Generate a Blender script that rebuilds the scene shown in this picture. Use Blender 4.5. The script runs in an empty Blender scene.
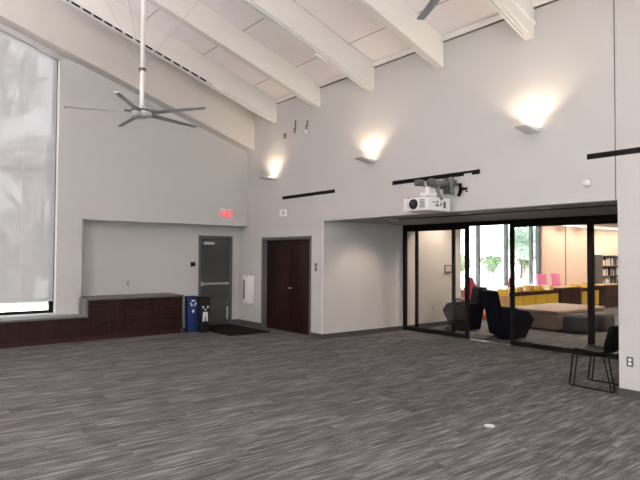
import bpy, bmesh, math, random
from mathutils import Vector, Matrix
random.seed(7)
C = bpy.context.scene.collection
PI = math.pi

# ------------------------------------------------------------------ helpers
def tag(o, label=None, cat=None, group=None, kind=None):
    if label: o['label'] = label
    if cat: o['category'] = cat
    if group: o['group'] = group
    if kind: o['kind'] = kind
    return o

def empty(name, loc=(0, 0, 0), rz=0.0, label=None, cat=None, group=None, kind=None):
    o = bpy.data.objects.new(name, None)
    o.empty_display_size = 0.1
    C.objects.link(o)
    o.location = loc
    o.rotation_euler = (0, 0, rz)
    return tag(o, label, cat, group, kind)

class MB:
    """collects shapes (world or local coordinates) into one mesh"""
    def __init__(s):
        s.bm = bmesh.new()
    def _add(s, verts, faces, bev=0, seg=2):
        vs = [s.bm.verts.new(v) for v in verts]
        fs = [s.bm.faces.new([vs[i] for i in f]) for f in faces]
        if bev > 0:
            es = list({e for f in fs for e in f.edges})
            bmesh.ops.bevel(s.bm, geom=es, offset=bev, segments=seg, affect='EDGES', profile=0.6)
        return s
    def box(s, x0, x1, y0, y1, z0, z1, bev=0, seg=2):
        v = [(x0,y0,z0),(x1,y0,z0),(x1,y1,z0),(x0,y1,z0),(x0,y0,z1),(x1,y0,z1),(x1,y1,z1),(x0,y1,z1)]
        f = [(0,3,2,1),(4,5,6,7),(0,1,5,4),(1,2,6,5),(2,3,7,6),(3,0,4,7)]
        return s._add(v, f, bev, seg)
    def hexa(s, b, t, bev=0, seg=2):
        """bottom ring of four (counter-clockwise from above) and top ring of four"""
        return s._add(list(b)+list(t), [(3,2,1,0),(4,5,6,7),(0,1,5,4),(1,2,6,5),(2,3,7,6),(3,0,4,7)], bev, seg)
    def prism(s, poly, axis, a, b, bev=0, seg=2):
        """extrude a 2D outline along an axis: axis x -> poly is (y,z); y -> (x,z); z -> (x,y)"""
        def P(p, t):
            return {'x': (t, p[0], p[1]), 'y': (p[0], t, p[1]), 'z': (p[0], p[1], t)}[axis]
        n = len(poly)
        v = [P(p, a) for p in poly]+[P(p, b) for p in poly]
        f = [tuple(range(n))[::-1], tuple(range(n, 2*n))]
        for i in range(n):
            j = (i+1) % n
            f.append((i, j, n+j, n+i))
        s._add(v, f, bev, seg)
        return s
    def cyl(s, p0, p1, r0, r1=None, n=16, cap=True):
        r1 = r0 if r1 is None else r1
        p0 = Vector(p0); p1 = Vector(p1)
        d = (p1-p0).normalized()
        a = d.orthogonal().normalized(); b = d.cross(a)
        v = []
        for p, r in ((p0, r0), (p1, r1)):
            for i in range(n):
                t = 2*PI*i/n
                v.append(p+a*(r*math.cos(t))+b*(r*math.sin(t)))
        f = [(i, (i+1) % n, n+(i+1) % n, n+i) for i in range(n)]
        if cap: f += [tuple(range(n))[::-1], tuple(range(n, 2*n))]
        return s._add(v, f)
    def tube(s, pts, r, n=8):
        pts = [Vector(p) for p in pts]
        rings = []
        for i, p in enumerate(pts):
            d = (pts[min(i+1, len(pts)-1)]-pts[max(i-1, 0)]).normalized()
            if i == 0: a = d.orthogonal().normalized()
            else: a = (a-d*a.dot(d)).normalized()
            b = d.cross(a)
            rings.append([s.bm.verts.new(p+a*(r*math.cos(2*PI*k/n))+b*(r*math.sin(2*PI*k/n))) for k in range(n)])
        for r0, r1 in zip(rings, rings[1:]):
            for k in range(n):
                s.bm.faces.new((r0[k], r0[(k+1) % n], r1[(k+1) % n], r1[k]))
        s.bm.faces.new(rings[0][::-1]); s.bm.faces.new(rings[-1])
        return s
    def lathe(s, prof, cx=0, cy=0, n=32):
        rings = [[s.bm.verts.new((cx+r*math.cos(2*PI*k/n), cy+r*math.sin(2*PI*k/n), z)) for k in range(n)] for r, z in prof]
        for r0, r1 in zip(rings, rings[1:]):
            for k in range(n):
                s.bm.faces.new((r0[k], r0[(k+1) % n], r1[(k+1) % n], r1[k]))
        s.bm.faces.new(rings[0][::-1]); s.bm.faces.new(rings[-1])
        return s
    def grid(s, rows, close=False):
        """rows of points to a quad sheet"""
        R = [[s.bm.verts.new(p) for p in row] for row in rows]
        for a, b in zip(R, R[1:]):
            for i in range(len(a)-1):
                s.bm.faces.new((a[i], a[i+1], b[i+1], b[i]))
        return s
    def build(s, name, mat, parent=None, world=True, smooth=False, solid=0, sub=0, origin=None):
        bm = s.bm
        bmesh.ops.recalc_face_normals(bm, faces=bm.faces[:])
        loc = Vector((0, 0, 0))
        if parent is not None:
            if world:
                off = Vector(parent.location)
                if parent.parent is not None: off += Vector(parent.parent.location)
                bmesh.ops.translate(bm, vec=-off, verts=bm.verts[:])
        else:
            if origin is None and len(bm.verts):
                xs = [v.co.x for v in bm.verts]; ys = [v.co.y for v in bm.verts]; zs = [v.co.z for v in bm.verts]
                origin = ((min(xs)+max(xs))/2, (min(ys)+max(ys))/2, min(zs))
            loc = Vector(origin)
            bmesh.ops.translate(bm, vec=-loc, verts=bm.verts[:])
        me = bpy.data.meshes.new(name)
        bm.to_mesh(me); bm.free()
        me.materials.append(mat)
        if smooth:
            for p in me.polygons: p.use_smooth = True
            try: me.set_sharp_from_angle(angle=math.radians(38))
            except Exception: pass
        o = bpy.data.objects.new(name, me)
        C.objects.link(o)
        o.location = loc
        if parent is not None: o.parent = parent
        if solid:
            m = o.modifiers.new('thick', 'SOLIDIFY'); m.thickness = solid; m.offset = 0
        if sub:
            m = o.modifiers.new('sub', 'SUBSURF'); m.levels = sub; m.render_levels = sub
        return o

def copy_tree(o, parent=None):
    c = o.copy(); C.objects.link(c)
    if parent is not None: c.parent = parent
    for ch in list(o.children): copy_tree(ch, c)
    return c

def text_mesh(name, body, size, mat, parent, loc, rot, extrude=0.002):
    cu = bpy.data.curves.new(name, 'FONT')
    cu.body = body; cu.size = size; cu.extrude = extrude
    cu.align_x = 'CENTER'; cu.align_y = 'CENTER'; cu.offset = size*0.02
    tmp = bpy.data.objects.new(name+'_curve', cu); C.objects.link(tmp)
    dg = bpy.context.evaluated_depsgraph_get()
    me = bpy.data.meshes.new_from_object(tmp.evaluated_get(dg))
    bpy.data.objects.remove(tmp)
    me.materials.clear(); me.materials.append(mat)
    o = bpy.data.objects.new(name, me); C.objects.link(o)
    o.parent = parent
    o.location = Vector(loc)-Vector(parent.location); o.rotation_euler = rot
    return o

# ------------------------------------------------------------------ materials
def srgb(r, g, b):
    f = lambda c: (c/255/12.92) if c/255 <= 0.04045 else ((c/255+0.055)/1.055)**2.4
    return (f(r), f(g), f(b), 1)

def mat(name, col, rough=0.6, metal=0.0, var=0.0, scale=(8, 8, 8), spec=0.5, bump=0.0, bscale=60, emit=None, estr=0):
    m = bpy.data.materials.new(name); m.use_nodes = True
    nt = m.node_tree; N = nt.nodes; L = nt.links
    b = N['Principled BSDF']
    b.inputs['Base Color'].default_value = col
    b.inputs['Roughness'].default_value = rough
    b.inputs['Metallic'].default_value = metal
    b.inputs['Specular IOR Level'].default_value = spec
    tc = N.new('ShaderNodeTexCoord'); mp = N.new('ShaderNodeMapping')
    mp.inputs['Scale'].default_value = scale
    L.new(tc.outputs['Object'], mp.inputs['Vector'])
    nz = N.new('ShaderNodeTexNoise'); nz.inputs['Scale'].default_value = 1.0; nz.inputs['Detail'].default_value = 4
    L.new(mp.outputs[0], nz.inputs['Vector'])
    rp = N.new('ShaderNodeValToRGB')
    k0, k1 = 1-var, 1+var
    rp.color_ramp.elements[0].position = 0.3; rp.color_ramp.elements[1].position = 0.7
    rp.color_ramp.elements[0].color = (min(1, col[0]*k0), min(1, col[1]*k0), min(1, col[2]*k0), 1)
    rp.color_ramp.elements[1].color = (min(1, col[0]*k1), min(1, col[1]*k1), min(1, col[2]*k1), 1)
    L.new(nz.outputs['Fac'], rp.inputs[0]); L.new(rp.outputs[0], b.inputs['Base Color'])
    if bump:
        n2 = N.new('ShaderNodeTexNoise'); n2.inputs['Scale'].default_value = bscale
        L.new(tc.outputs['Object'], n2.inputs['Vector'])
        bp = N.new('ShaderNodeBump'); bp.inputs['Strength'].default_value = bump; bp.inputs['Distance'].default_value = 0.01
        L.new(n2.outputs['Fac'], bp.inputs['Height']); L.new(bp.outputs[0], b.inputs['Normal'])
    if emit:
        b.inputs['Emission Color'].default_value = emit; b.inputs['Emission Strength'].default_value = estr
    return m

M = {}
M['wall'] = mat('wall_paint', (0.505, 0.497, 0.490, 1), 0.75, var=0.012, scale=(1, 1, 1), spec=0.25, bump=0.03, bscale=150)
M['fascia'] = mat('fascia_paint', (0.59, 0.56, 0.54, 1), 0.7, var=0.01, scale=(1, 1, 1), spec=0.25)
M['beam'] = mat('beam_paint', (0.74, 0.715, 0.69, 1), 0.55, var=0.03, scale=(6, .5, 6), spec=0.3)
M['white'] = mat('white_plastic', (0.75, 0.74, 0.73, 1), 0.4, var=0.01)
M['lightgrey'] = mat('light_grey_plastic', (0.48, 0.475, 0.47, 1), 0.45, var=0.02)
M['greymetal'] = mat('grey_frame_paint', (0.085, 0.088, 0.092, 1), 0.45, var=0.03)
M['doorgrey'] = mat('grey_door_paint', (0.045, 0.045, 0.045, 1), 0.5, var=0.04, scale=(2, 2, 2))
M['steel'] = mat('brushed_steel', (0.55, 0.54, 0.52, 1), 0.35, metal=0.9, var=0.05, scale=(40, 40, 3))
M['black'] = mat('black_frame_metal', (0.006, 0.0055, 0.006, 1), 0.6, var=0.1, spec=0.12)
M['blackslot'] = mat('black_slot', (0.003, 0.003, 0.003, 1), 0.8, var=0.1, spec=0.05)
M['base'] = mat('grey_rubber_base', (0.058, 0.054, 0.056, 1), 0.6, var=0.05)
M['counter'] = mat('grey_laminate', (0.13, 0.128, 0.126, 1), 0.6, spec=0.25, var=0.06, scale=(30, 30, 30))
M['mat'] = mat('dark_mat_pile', (0.024, 0.018, 0.018, 1), 1.0, spec=0.0, var=0.35, scale=(60, 60, 60), bump=0.4, bscale=300)
M['bluebin'] = mat('blue_plastic', (0.003, 0.016, 0.09, 1), 0.4, var=0.05)
M['blackbin'] = mat('black_plastic', (0.006, 0.006, 0.007, 1), 0.5, var=0.05, spec=0.2)
M['navy'] = mat('dark_navy_fabric', (0.004, 0.005, 0.010, 1), 0.9, spec=0.1, var=0.2, scale=(40, 40, 40), bump=0.2, bscale=200)
M['beige'] = mat('beige_upholstery', (0.24, 0.18, 0.145, 1), 0.85, var=0.06, scale=(10, 10, 10), bump=0.2, bscale=200)
M['greyfab'] = mat('dark_grey_upholstery', (0.022, 0.022, 0.028, 1), 0.9, var=0.12, scale=(20, 20, 20), bump=0.2, bscale=200)
M['greyfab2'] = mat('mid_grey_upholstery', (0.055, 0.052, 0.056, 1), 0.9, var=0.12, scale=(20, 20, 20), bump=0.2, bscale=200)
M['pink'] = mat('pink_upholstery', (0.80, 0.22, 0.45, 1), 0.7, var=0.05)
M['red'] = mat('red_upholstery', (0.26, 0.025, 0.06, 1), 0.7, var=0.05)
M['orange'] = mat('orange_upholstery', (0.45, 0.16, 0.06, 1), 0.8, var=0.05)
M['yellow'] = mat('yellow_laminate', (0.62, 0.42, 0.03, 1), 0.5, var=0.04)
M['oak'] = mat('oak_wood', (0.42, 0.24, 0.11, 1), 0.5, var=0.15, scale=(30, 3, 3))
M['brown'] = mat('dark_brown_laminate', (0.034, 0.014, 0.012, 1), 0.6, spec=0.15, var=0.2, scale=(30, 30, 2))
M['shade_tan'] = mat('tan_shade_cloth', (0.70, 0.53, 0.43, 1), 0.8, var=0.02, scale=(60, 60, 2))
M['cream'] = mat('cream_paint', (0.66, 0.57, 0.47, 1), 0.8, var=0.01)
M['library_ceiling'] = mat('library_ceiling_paint', (0.72, 0.68, 0.63, 1), 0.8, var=0.01)
M['copper'] = mat('weathered_brass', (0.25, 0.20, 0.17, 1), 0.45, metal=0.6, var=0.2)
M['fan'] = mat('satin_grey_metal', (0.42, 0.44, 0.49, 1), 0.4, metal=0.4, var=0.04)
M['fan_light'] = mat('satin_silver', (0.6, 0.6, 0.63, 1), 0.35, metal=0.5, var=0.04)
M['cablegrey'] = mat('grey_cable_rubber', (0.10, 0.11, 0.105, 1), 0.6, var=0.2, scale=(60, 60, 60))
M['lens'] = mat('dark_lens_glass', (0.004, 0.004, 0.005, 1), 0.08, var=0.1)
M['leaf'] = mat('leaves', (0.14, 0.21, 0.12, 1), 0.6, var=0.35, scale=(.8, .8, .8))
M['leaf_washed'] = mat('glare_washed_leaves', (0.34, 0.44, 0.36, 1), 0.6, var=0.3, scale=(.8, .8, .8))  # leaf colour paled to imitate the washed-out glare outdoors
M['bark'] = mat('bark', (0.09, 0.065, 0.045, 1), 0.9, var=0.3, scale=(8, 8, 2))
M['grass'] = mat('pale_paving_and_lawn', (0.62, 0.62, 0.58, 1), 0.9, var=0.15, scale=(.3, .3, .3))
M['signred'] = mat('red_sign_letters', (0.6, 0.02, 0.03, 1), 0.5, emit=(1, 0.06, 0.08, 1), estr=.6)
M['signface'] = mat('pale_sign_face', (0.60, 0.36, 0.33, 1), 0.4, var=0.02, emit=(1, 0.30, 0.26, 1), estr=0.09)
M['glow'] = mat('warm_lamp', (1, .9, .75, 1), 0.5, emit=(1, 0.80, 0.55, 1), estr=14)
M['downglow'] = mat('downlight_lens', (.4, .4, .4, 1), 0.4, emit=(1, 0.85, 0.7, 1), estr=0.35)
M['cove'] = mat('lit_cove_diffuser', (1, .95, .85, 1), 0.5, emit=(1, 0.90, 0.76, 1), estr=1.5)
M['markwhite'] = mat('white_print', (0.75, 0.78, 0.8, 1), 0.5)
M['tagwhite'] = mat('white_card', (0.8, 0.8, 0.75, 1), 0.6)

def wood(name, dark, light, sx=60, sy=60, sz=2.0, rough=0.4):
    m = bpy.data.materials.new(name); m.use_nodes = True
    nt = m.node_tree; N = nt.nodes; L = nt.links; b = N['Principled BSDF']
    tc = N.new('ShaderNodeTexCoord'); mp = N.new('ShaderNodeMapping'); mp.inputs['Scale'].default_value = (sx, sy, sz)
    L.new(tc.outputs['Object'], mp.inputs[0])
    nz = N.new('ShaderNodeTexNoise'); nz.inputs['Scale'].default_value = 1; nz.inputs['Detail'].default_value = 5; nz.inputs['Distortion'].default_value = .4
    L.new(mp.outputs[0], nz.inputs['Vector'])
    rp = N.new('ShaderNodeValToRGB'); rp.color_ramp.elements[0].color = dark; rp.color_ramp.elements[1].color = light
    rp.color_ramp.elements[0].position = .3; rp.color_ramp.elements[1].position = .75
    L.new(nz.outputs['Fac'], rp.inputs[0]); L.new(rp.outputs[0], b.inputs['Base Color'])
    b.inputs['Roughness'].default_value = rough
    b.inputs['Specular IOR Level'].default_value = .12
    return m
M['wenge'] = wood('wenge_veneer', (0.007, 0.003, 0.0025, 1), (0.021, 0.0085, 0.0065, 1), 16, 16, .5)
M['cabinet'] = wood('walnut_laminate', (0.012, 0.005, 0.004, 1), (0.028, 0.011, 0.009, 1), 22, 22, .8, .5)

# ceiling panels: pinkish white with fine perforation and a seam every 1.2 m down the slope
def ceiling_mat():
    m = bpy.data.materials.new('acoustic_ceiling_panel'); m.use_nodes = True
    nt = m.node_tree; N = nt.nodes; L = nt.links; b = N['Principled BSDF']
    tc = N.new('ShaderNodeTexCoord'); sp = N.new('ShaderNodeSeparateXYZ'); L.new(tc.outputs['Object'], sp.inputs[0])
    a = N.new('ShaderNodeMath'); a.operation = 'ADD'; a.inputs[1].default_value = 0.62+12; L.new(sp.outputs['Y'], a.inputs[0])
    d = N.new('ShaderNodeMath'); d.operation = 'DIVIDE'; d.inputs[1].default_value = 1.2; L.new(a.outputs[0], d.inputs[0])
    f = N.new('ShaderNodeMath'); f.operation = 'FRACT'; L.new(d.outputs[0], f.inputs[0])
    l = N.new('ShaderNodeMath'); l.operation = 'LESS_THAN'; l.inputs[1].default_value = 0.014; L.new(f.outputs[0], l.inputs[0])
    mx = N.new('ShaderNodeMix'); mx.data_type = 'RGBA'
    mx.inputs['A'].default_value = (0.88, 0.83, 0.84, 1); mx.inputs['B'].default_value = (0.42, 0.36, 0.36, 1)
    L.new(l.outputs[0], mx.inputs['Factor']); L.new(mx.outputs['Result'], b.inputs['Base Color'])
    b.inputs['Roughness'].default_value = .9
    b.inputs['Specular IOR Level'].default_value = .1
    return m
M['ceiling'] = ceiling_mat()

def carpet_mat():
    m = bpy.data.materials.new('striated_carpet_planks'); m.use_nodes = True
    nt = m.node_tree; N = nt.nodes; L = nt.links; b = N['Principled BSDF']
    def math_(op, a, bb=None):
        n = N.new('ShaderNodeMath'); n.operation = op
        if isinstance(a, (int, float)): n.inputs[0].default_value = a
        else: L.new(a, n.inputs[0])
        if bb is not None:
            if isinstance(bb, (int, float)): n.inputs[1].default_value = bb
            else: L.new(bb, n.inputs[1])
        return n.outputs[0]
    tc = N.new('ShaderNodeTexCoord'); sp = N.new('ShaderNodeSeparateXYZ'); L.new(tc.outputs['Object'], sp.inputs[0])
    X, Y = sp.outputs['X'], sp.outputs['Y']
    # planks 0.25 wide, 1.0 long, running along Y, each row shifted
    col = math_('FLOOR', math_('DIVIDE', X, 0.25))
    wn = N.new('ShaderNodeTexWhiteNoise'); wn.noise_dimensions = '1D'; L.new(col, wn.inputs['W'])
    row = math_('FLOOR', math_('ADD', Y, wn.outputs['Value']))
    cb = N.new('ShaderNodeCombineXYZ'); L.new(col, cb.inputs[0]); L.new(row, cb.inputs[1])
    w2 = N.new('ShaderNodeTexWhiteNoise'); w2.noise_dimensions = '3D'; L.new(cb.outputs[0], w2.inputs['Vector'])
    # fine streaks along Y, different in every plank
    def streak(sx, sy, detail, k):
        c = N.new('ShaderNodeCombineXYZ')
        L.new(math_('MULTIPLY', X, sx), c.inputs[0]); L.new(math_('MULTIPLY', Y, sy), c.inputs[1])
        L.new(math_('MULTIPLY', w2.outputs['Value'], k), c.inputs[2])
        n = N.new('ShaderNodeTexNoise'); n.inputs['Scale'].default_value = 1; n.inputs['Detail'].default_value = detail
        L.new(c.outputs[0], n.inputs['Vector']); return n.outputs['Fac']
    s1 = streak(46, 3.6, 3, 40); s2 = streak(14, 1.5, 2, 25); s3 = streak(170, 60, 1, 0)
    v = math_('ADD', math_('ADD', math_('MULTIPLY', s1, .52), math_('MULTIPLY', s2, .32)), math_('MULTIPLY', s3, .16))
    v = math_('ADD', v, math_('MULTIPLY', math_('SUBTRACT', w2.outputs['Value'], .5), .05))
    rp = N.new('ShaderNodeValToRGB'); cr = rp.color_ramp
    cr.elements[0].position = .38; cr.elements[0].color = (0.046, 0.044, 0.046, 1)
    cr.elements[1].position = .63; cr.elements[1].color = (0.185, 0.180, 0.192, 1)
    e = cr.elements.new(.50); e.color = (0.082, 0.079, 0.083, 1)
    L.new(v, rp.inputs[0]); L.new(rp.outputs[0], b.inputs['Base Color'])
    b.inputs['Roughness'].default_value = .95; b.inputs['Specular IOR Level'].default_value = .15
    bp = N.new('ShaderNodeBump'); bp.inputs['Strength'].default_value = .25; bp.inputs['Distance'].default_value = .004
    L.new(s3, bp.inputs['Height']); L.new(bp.outputs[0], b.inputs['Normal'])
    return m
M['carpet'] = carpet_mat()

def glass_mat(tint=(0.965, 0.97, 0.965, 1)):
    m = bpy.data.materials.new('clear_glazing'); m.use_nodes = True
    nt = m.node_tree; N = nt.nodes; L = nt.links; N.clear()
    out = N.new('ShaderNodeOutputMaterial'); mx = N.new('ShaderNodeMixShader')
    t = N.new('ShaderNodeBsdfTransparent'); t.inputs[0].default_value = tint
    g = N.new('ShaderNodeBsdfGlossy'); g.inputs['Roughness'].default_value = 0.0
    fr = N.new('ShaderNodeFresnel'); ge = N.new('ShaderNodeNewGeometry')   # both faces of the sheet reflect as air-to-glass
    io = N.new('ShaderNodeMapRange'); io.inputs['To Min'].default_value = 1.45; io.inputs['To Max'].default_value = 1/1.45
    L.new(ge.outputs['Backfacing'], io.inputs['Value']); L.new(io.outputs[0], fr.inputs['IOR'])
    L.new(fr.outputs[0], mx.inputs[0]); L.new(t.outputs[0], mx.inputs[1]); L.new(g.outputs[0], mx.inputs[2])
    L.new(mx.outputs[0], out.inputs[0])
    return m
M['glass'] = glass_mat()

def shade_mat():
    m = bpy.data.materials.new('sheer_solar_shade'); m.use_nodes = True
    nt = m.node_tree; N = nt.nodes; L = nt.links; N.clear()
    out = N.new('ShaderNodeOutputMaterial')
    tc = N.new('ShaderNodeTexCoord'); nz = N.new('ShaderNodeTexNoise'); nz.inputs['Scale'].default_value = 90
    L.new(tc.outputs['Object'], nz.inputs['Vector'])
    rp = N.new('ShaderNodeValToRGB'); rp.color_ramp.elements[0].color = (.74, .73, .74, 1); rp.color_ramp.elements[1].color = (.84, .83, .84, 1)
    L.new(nz.outputs['Fac'], rp.inputs[0])
    d = N.new('ShaderNodeBsdfDiffuse'); tl = N.new('ShaderNodeBsdfTranslucent'); t = N.new('ShaderNodeBsdfTransparent')
    L.new(rp.outputs[0], d.inputs[0])
    tl.inputs[0].default_value = (.25, .235, .245, 1)
    m1 = N.new('ShaderNodeMixShader'); m1.inputs[0].default_value = .45
    L.new(d.outputs[0], m1.inputs[1]); L.new(tl.outputs[0], m1.inputs[2])
    m2 = N.new('ShaderNodeMixShader'); m2.inputs[0].default_value = .20
    L.new(m1.outputs[0], m2.inputs[1]); L.new(t.outputs[0], m2.inputs[2])
    L.new(m2.outputs[0], out.inputs[0])
    return m
M['shade'] = shade_mat()

def structure(name, mb, m, **k):
    return tag(mb.build(name, m, origin=(0, 0, 0), **k), kind='structure')

# ------------------------------------------------------------------ the shell
ceil = lambda y: 5.13-y/3 if y > -6.5 else 5.13+(y+13)/3
fasc = lambda y: 4.12-y/3 if y > -6.5 else 4.12+(y+13)/3

f = MB(); f.box(-0.60, 15.1, -13.1, 2.35, -0.12, 0)
f.box(0.2, 15.1, 2.35, 19.1, -0.12, 0)
structure('floor', f, M['carpet'])

c = MB()
c.hexa([(-.4, -6.5, ceil(-6.5)), (15.1, -6.5, ceil(-6.5)), (15.1, .15, ceil(.15)), (-.4, .15, ceil(.15))],
       [(-.4, -6.5, ceil(-6.5)+.2), (15.1, -6.5, ceil(-6.5)+.2), (15.1, .15, ceil(.15)+.2), (-.4, .15, ceil(.15)+.2)])
c.hexa([(-.4, -13.1, ceil(-13.1)), (15.1, -13.1, ceil(-13.1)), (15.1, -6.5, ceil(-6.5)), (-.4, -6.5, ceil(-6.5))],
       [(-.4, -13.1, ceil(-13.1)+.2), (15.1, -13.1, ceil(-13.1)+.2), (15.1, -6.5, ceil(-6.5)+.2), (-.4, -6.5, ceil(-6.5)+.2)])
structure('ceiling', c, M['ceiling'])

# wall with the double door, the sconces and the wide opening (faces the room at y = 0)
w = MB()
w.box(-.515, .66, 0, .15, 0, 2.344); w.box(-.15, .66, 0, .15, 2.344, 5.10)
w.box(.66, 2.52, 0, .15, 2.06, 5.10)
w.box(2.52, 2.9, 0, .15, 0, 5.10)
w.box(2.9, 8.52, 0, .15, 2.344, 5.10)
w.box(8.52, 15, 0, .15, 0, 5.10)
w.box(.55, 2.62, .15, .21, 0, 2.2)
structure('wall_north', w, M['wall'])
w = MB(); w.box(2.75, 2.9, .15, 4.39, 0, 2.62); w.box(.35, 2.75, 4.24, 4.39, 0, 3.1)
structure('wall_return', w, M['wall'])
w = MB(); w.box(8.52, 8.67, .15, 2.6, 0, 2.62)
structure('wall_recess', w, M['wall'])
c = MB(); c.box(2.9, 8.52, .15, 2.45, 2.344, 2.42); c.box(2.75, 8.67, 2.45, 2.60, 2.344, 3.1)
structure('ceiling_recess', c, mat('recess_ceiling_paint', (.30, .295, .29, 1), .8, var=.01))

# west wall: full-height part, soffit over the door recess, gable with the window
w = MB()
w.prism([(-3.77, 0), (-4.235, 0), (-4.235, fasc(-4.235)-.02), (-3.77, fasc(-3.77)-.02)], 'x', -.25, 0)
w.prism([(0, 2.344), (-3.77, 2.344), (-3.77, ceil(-3.77)), (0, ceil(0))], 'x', -.15, 0)
w.box(-.515, -.365, -3.92, -1.08, 0, 2.344); w.box(-.515, -.365, -.20, 0, 0, 2.344); w.box(-.515, -.365, -1.08, -.20, 2.11, 2.344)
w.box(-.57, -.515, -1.15, -.13, 0, 2.2)
w.box(-.365, -.25, -3.92, -3.77, 0, 2.344)
w.box(-.515, -.15, -3.92, 0, 2.344, 2.45)
w.box(-.25, 0, -8.77, -4.235, 0, .52)
w.prism([(-13, 0), (-8.77, 0), (-8.77, ceil(-8.77)), (-13, ceil(-13))], 'x', -.25, 0)
w.prism([(-3.77, fasc(-3.77)-.02), (-3.77, ceil(-3.77)), (-6.5, ceil(-6.5)), (-8.77, ceil(-8.77)), (-8.77, fasc(-8.77)), (-6.5, fasc(-6.5)), (-4.235, fasc(-4.235))], 'x', -.25, 0)
structure('wall_west', w, M['wall'])
# raking band in front of the upper west wall
w = MB()
w.prism([(0, fasc(0)), (0, ceil(0)), (-6.5, ceil(-6.5)), (-13, ceil(-13)), (-13, fasc(-13)), (-6.5, fasc(-6.5))], 'x', 0.001, .3)
structure('trim_1', w, M['fascia'])
# thin control joints of the panelled west wall and of the pier
w = MB(); w.box(0, .002, -3.776, -3.768, 2.344, 5.3); w.box(0, .002, -4.235, 0, 4.06, 4.066)
structure('trim_2', w, M['lightgrey'])
w = MB(); w.box(8.495, 8.507, -.003, 0, 2.344, 5.03)
structure('trim_3', w, M['counter'])
# edge trim where ceiling meets the north wall, with its shadow line below
w = MB(); w.box(.3, 15, -.06, 0, 5.045, 5.125)
structure('trim_4', w, M['beam'])
w = MB(); w.box(.3, 15, -.03, 0, 5.032, 5.045)  # dark strip standing in for the thin shadow under the trim
structure('shadow_line', w, M['counter'])
# slim metal edge of the opening corners
w = MB(); w.box(2.875, 2.903, -.003, .0, 0.1, 2.344)
structure('trim_6', w, M['white'])

# walls behind and beside the camera, unseen; tall windows added to light the room
w = MB()
w.prism([(-13, 3.6), (.15, 3.6), (.15, ceil(.15)), (-6.5, ceil(-6.5)), (-13, ceil(-13))], 'x', 15, 15.15)
w.box(15, 15.15, -13, .15, 0, .5)
for a, b in ((-13, -11.6), (-8.3, -7.6), (-4.3, -3.6), (-.9, .15)): w.box(15, 15.15, a, b, .5, 3.6)
structure('wall_east', w, M['wall'])
w = MB()
w.box(0, 15, -13.15, -13, 0, .5); w.box(0, 15, -13.15, -13, 3.6, 5.13)
for a, b in ((0, 8.5), (11.8, 15)): w.box(a, b, -13.15, -13, .5, 3.6)
structure('wall_south', w, M['wall'])
e = empty('window_4', (10, -13.1, .5), kind='structure')  # unseen south window, added as a daylight source
a, b = 8.5, 11.8
fr = MB(); fr.box(a, b, -13.12, -13.05, .5, .56).box(a, b, -13.12, -13.05, 3.54, 3.6)
for k in range(4):
    x = a+(b-a-.06)*k/3; fr.box(x, x+.06, -13.12, -13.05, .56, 3.54)
fr.build('window_frame', M['black'], e)
MB().box(a, b, -13.09, -13.084, .56, 3.54).build('pane', M['glass'], e)
for i, (a, b) in enumerate(((-11.6, -8.3), (-7.6, -4.3), (-3.6, -.9))):
    e = empty('window_%d' % (i+5), (15.1, a, .5), kind='structure')  # unseen east windows, added for daylight from the right
    fr = MB(); fr.box(15.05, 15.12, a, b, .5, .56).box(15.05, 15.12, a, b, 3.54, 3.6)
    for k in range(4):
        y = a+(b-a-.06)*k/3; fr.box(15.05, 15.12, y, y+.06, .56, 3.54)
    fr.build('window_frame', M['black'], e)
    MB().box(15.084, 15.09, a, b, .56, 3.54).build('pane', M['glass'], e)

# library shell beyond the glass
w = MB()
w.box(.35, .5, 4.39, 12.33, 0, .60)
w.box(.35, .5, 4.39, 12.33, 2.95, 3.1)
w.box(.35, .5, 12.33, 19, 0, 3.1)
w.box(.35, 15, 19, 19.15, 0, 3.1)
w.box(15, 15.15, 2.6, 19, 0, 3.1); w.box(8.67, 15, 2.45, 2.6, 0, 3.1)
structure('wall_library', w, M['cream'])
c = MB(); c.box(.35, 15.15, 2.6, 19.15, 2.95, 3.1)
structure('ceiling_library', c, M['library_ceiling'])
t = empty('cove_light', (.56, 12.4, 2.86), label='long lit cove strip where the library wall meets its ceiling', cat='light')
MB().box(.501, .55, 12.34, 18.98, 2.86, 2.949).build('housing', M['white'], t)
MB().box(.55, .58, 12.34, 18.98, 2.87, 2.90).build('diffuser', M['cove'], t)

# library window
e = empty('window_1', (.42, 4.4, .6), kind='structure')
fr = MB(); fr.box(.36, .46, 4.40, 12.33, .60, .66); fr.box(.36, .46, 4.40, 12.33, 2.88, 2.949)
fr.build('window_frame', M['greymetal'], e)
for y in (5.35, 6.95, 8.56, 10.17, 11.76):
    MB().box(.36, .48, y-.045, y+.045, .66, 2.88).build('mullion', M['greymetal'], e)
MB().box(.36, .50, 12.18, 12.33, .66, 2.88).build('jamb', M['greymetal'], e)
MB().box(.40, .406, 4.40, 12.18, .66, 2.88).build('pane', M['glass'], e)
MB().box(.5, .78, 4.40, 12.33, .60, .63).build('window_sill', M['white'], e)
MB().box(.46, .5, 4.4, 12.33, .60, .66).build('sill_upstand', M['white'], e)

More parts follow.
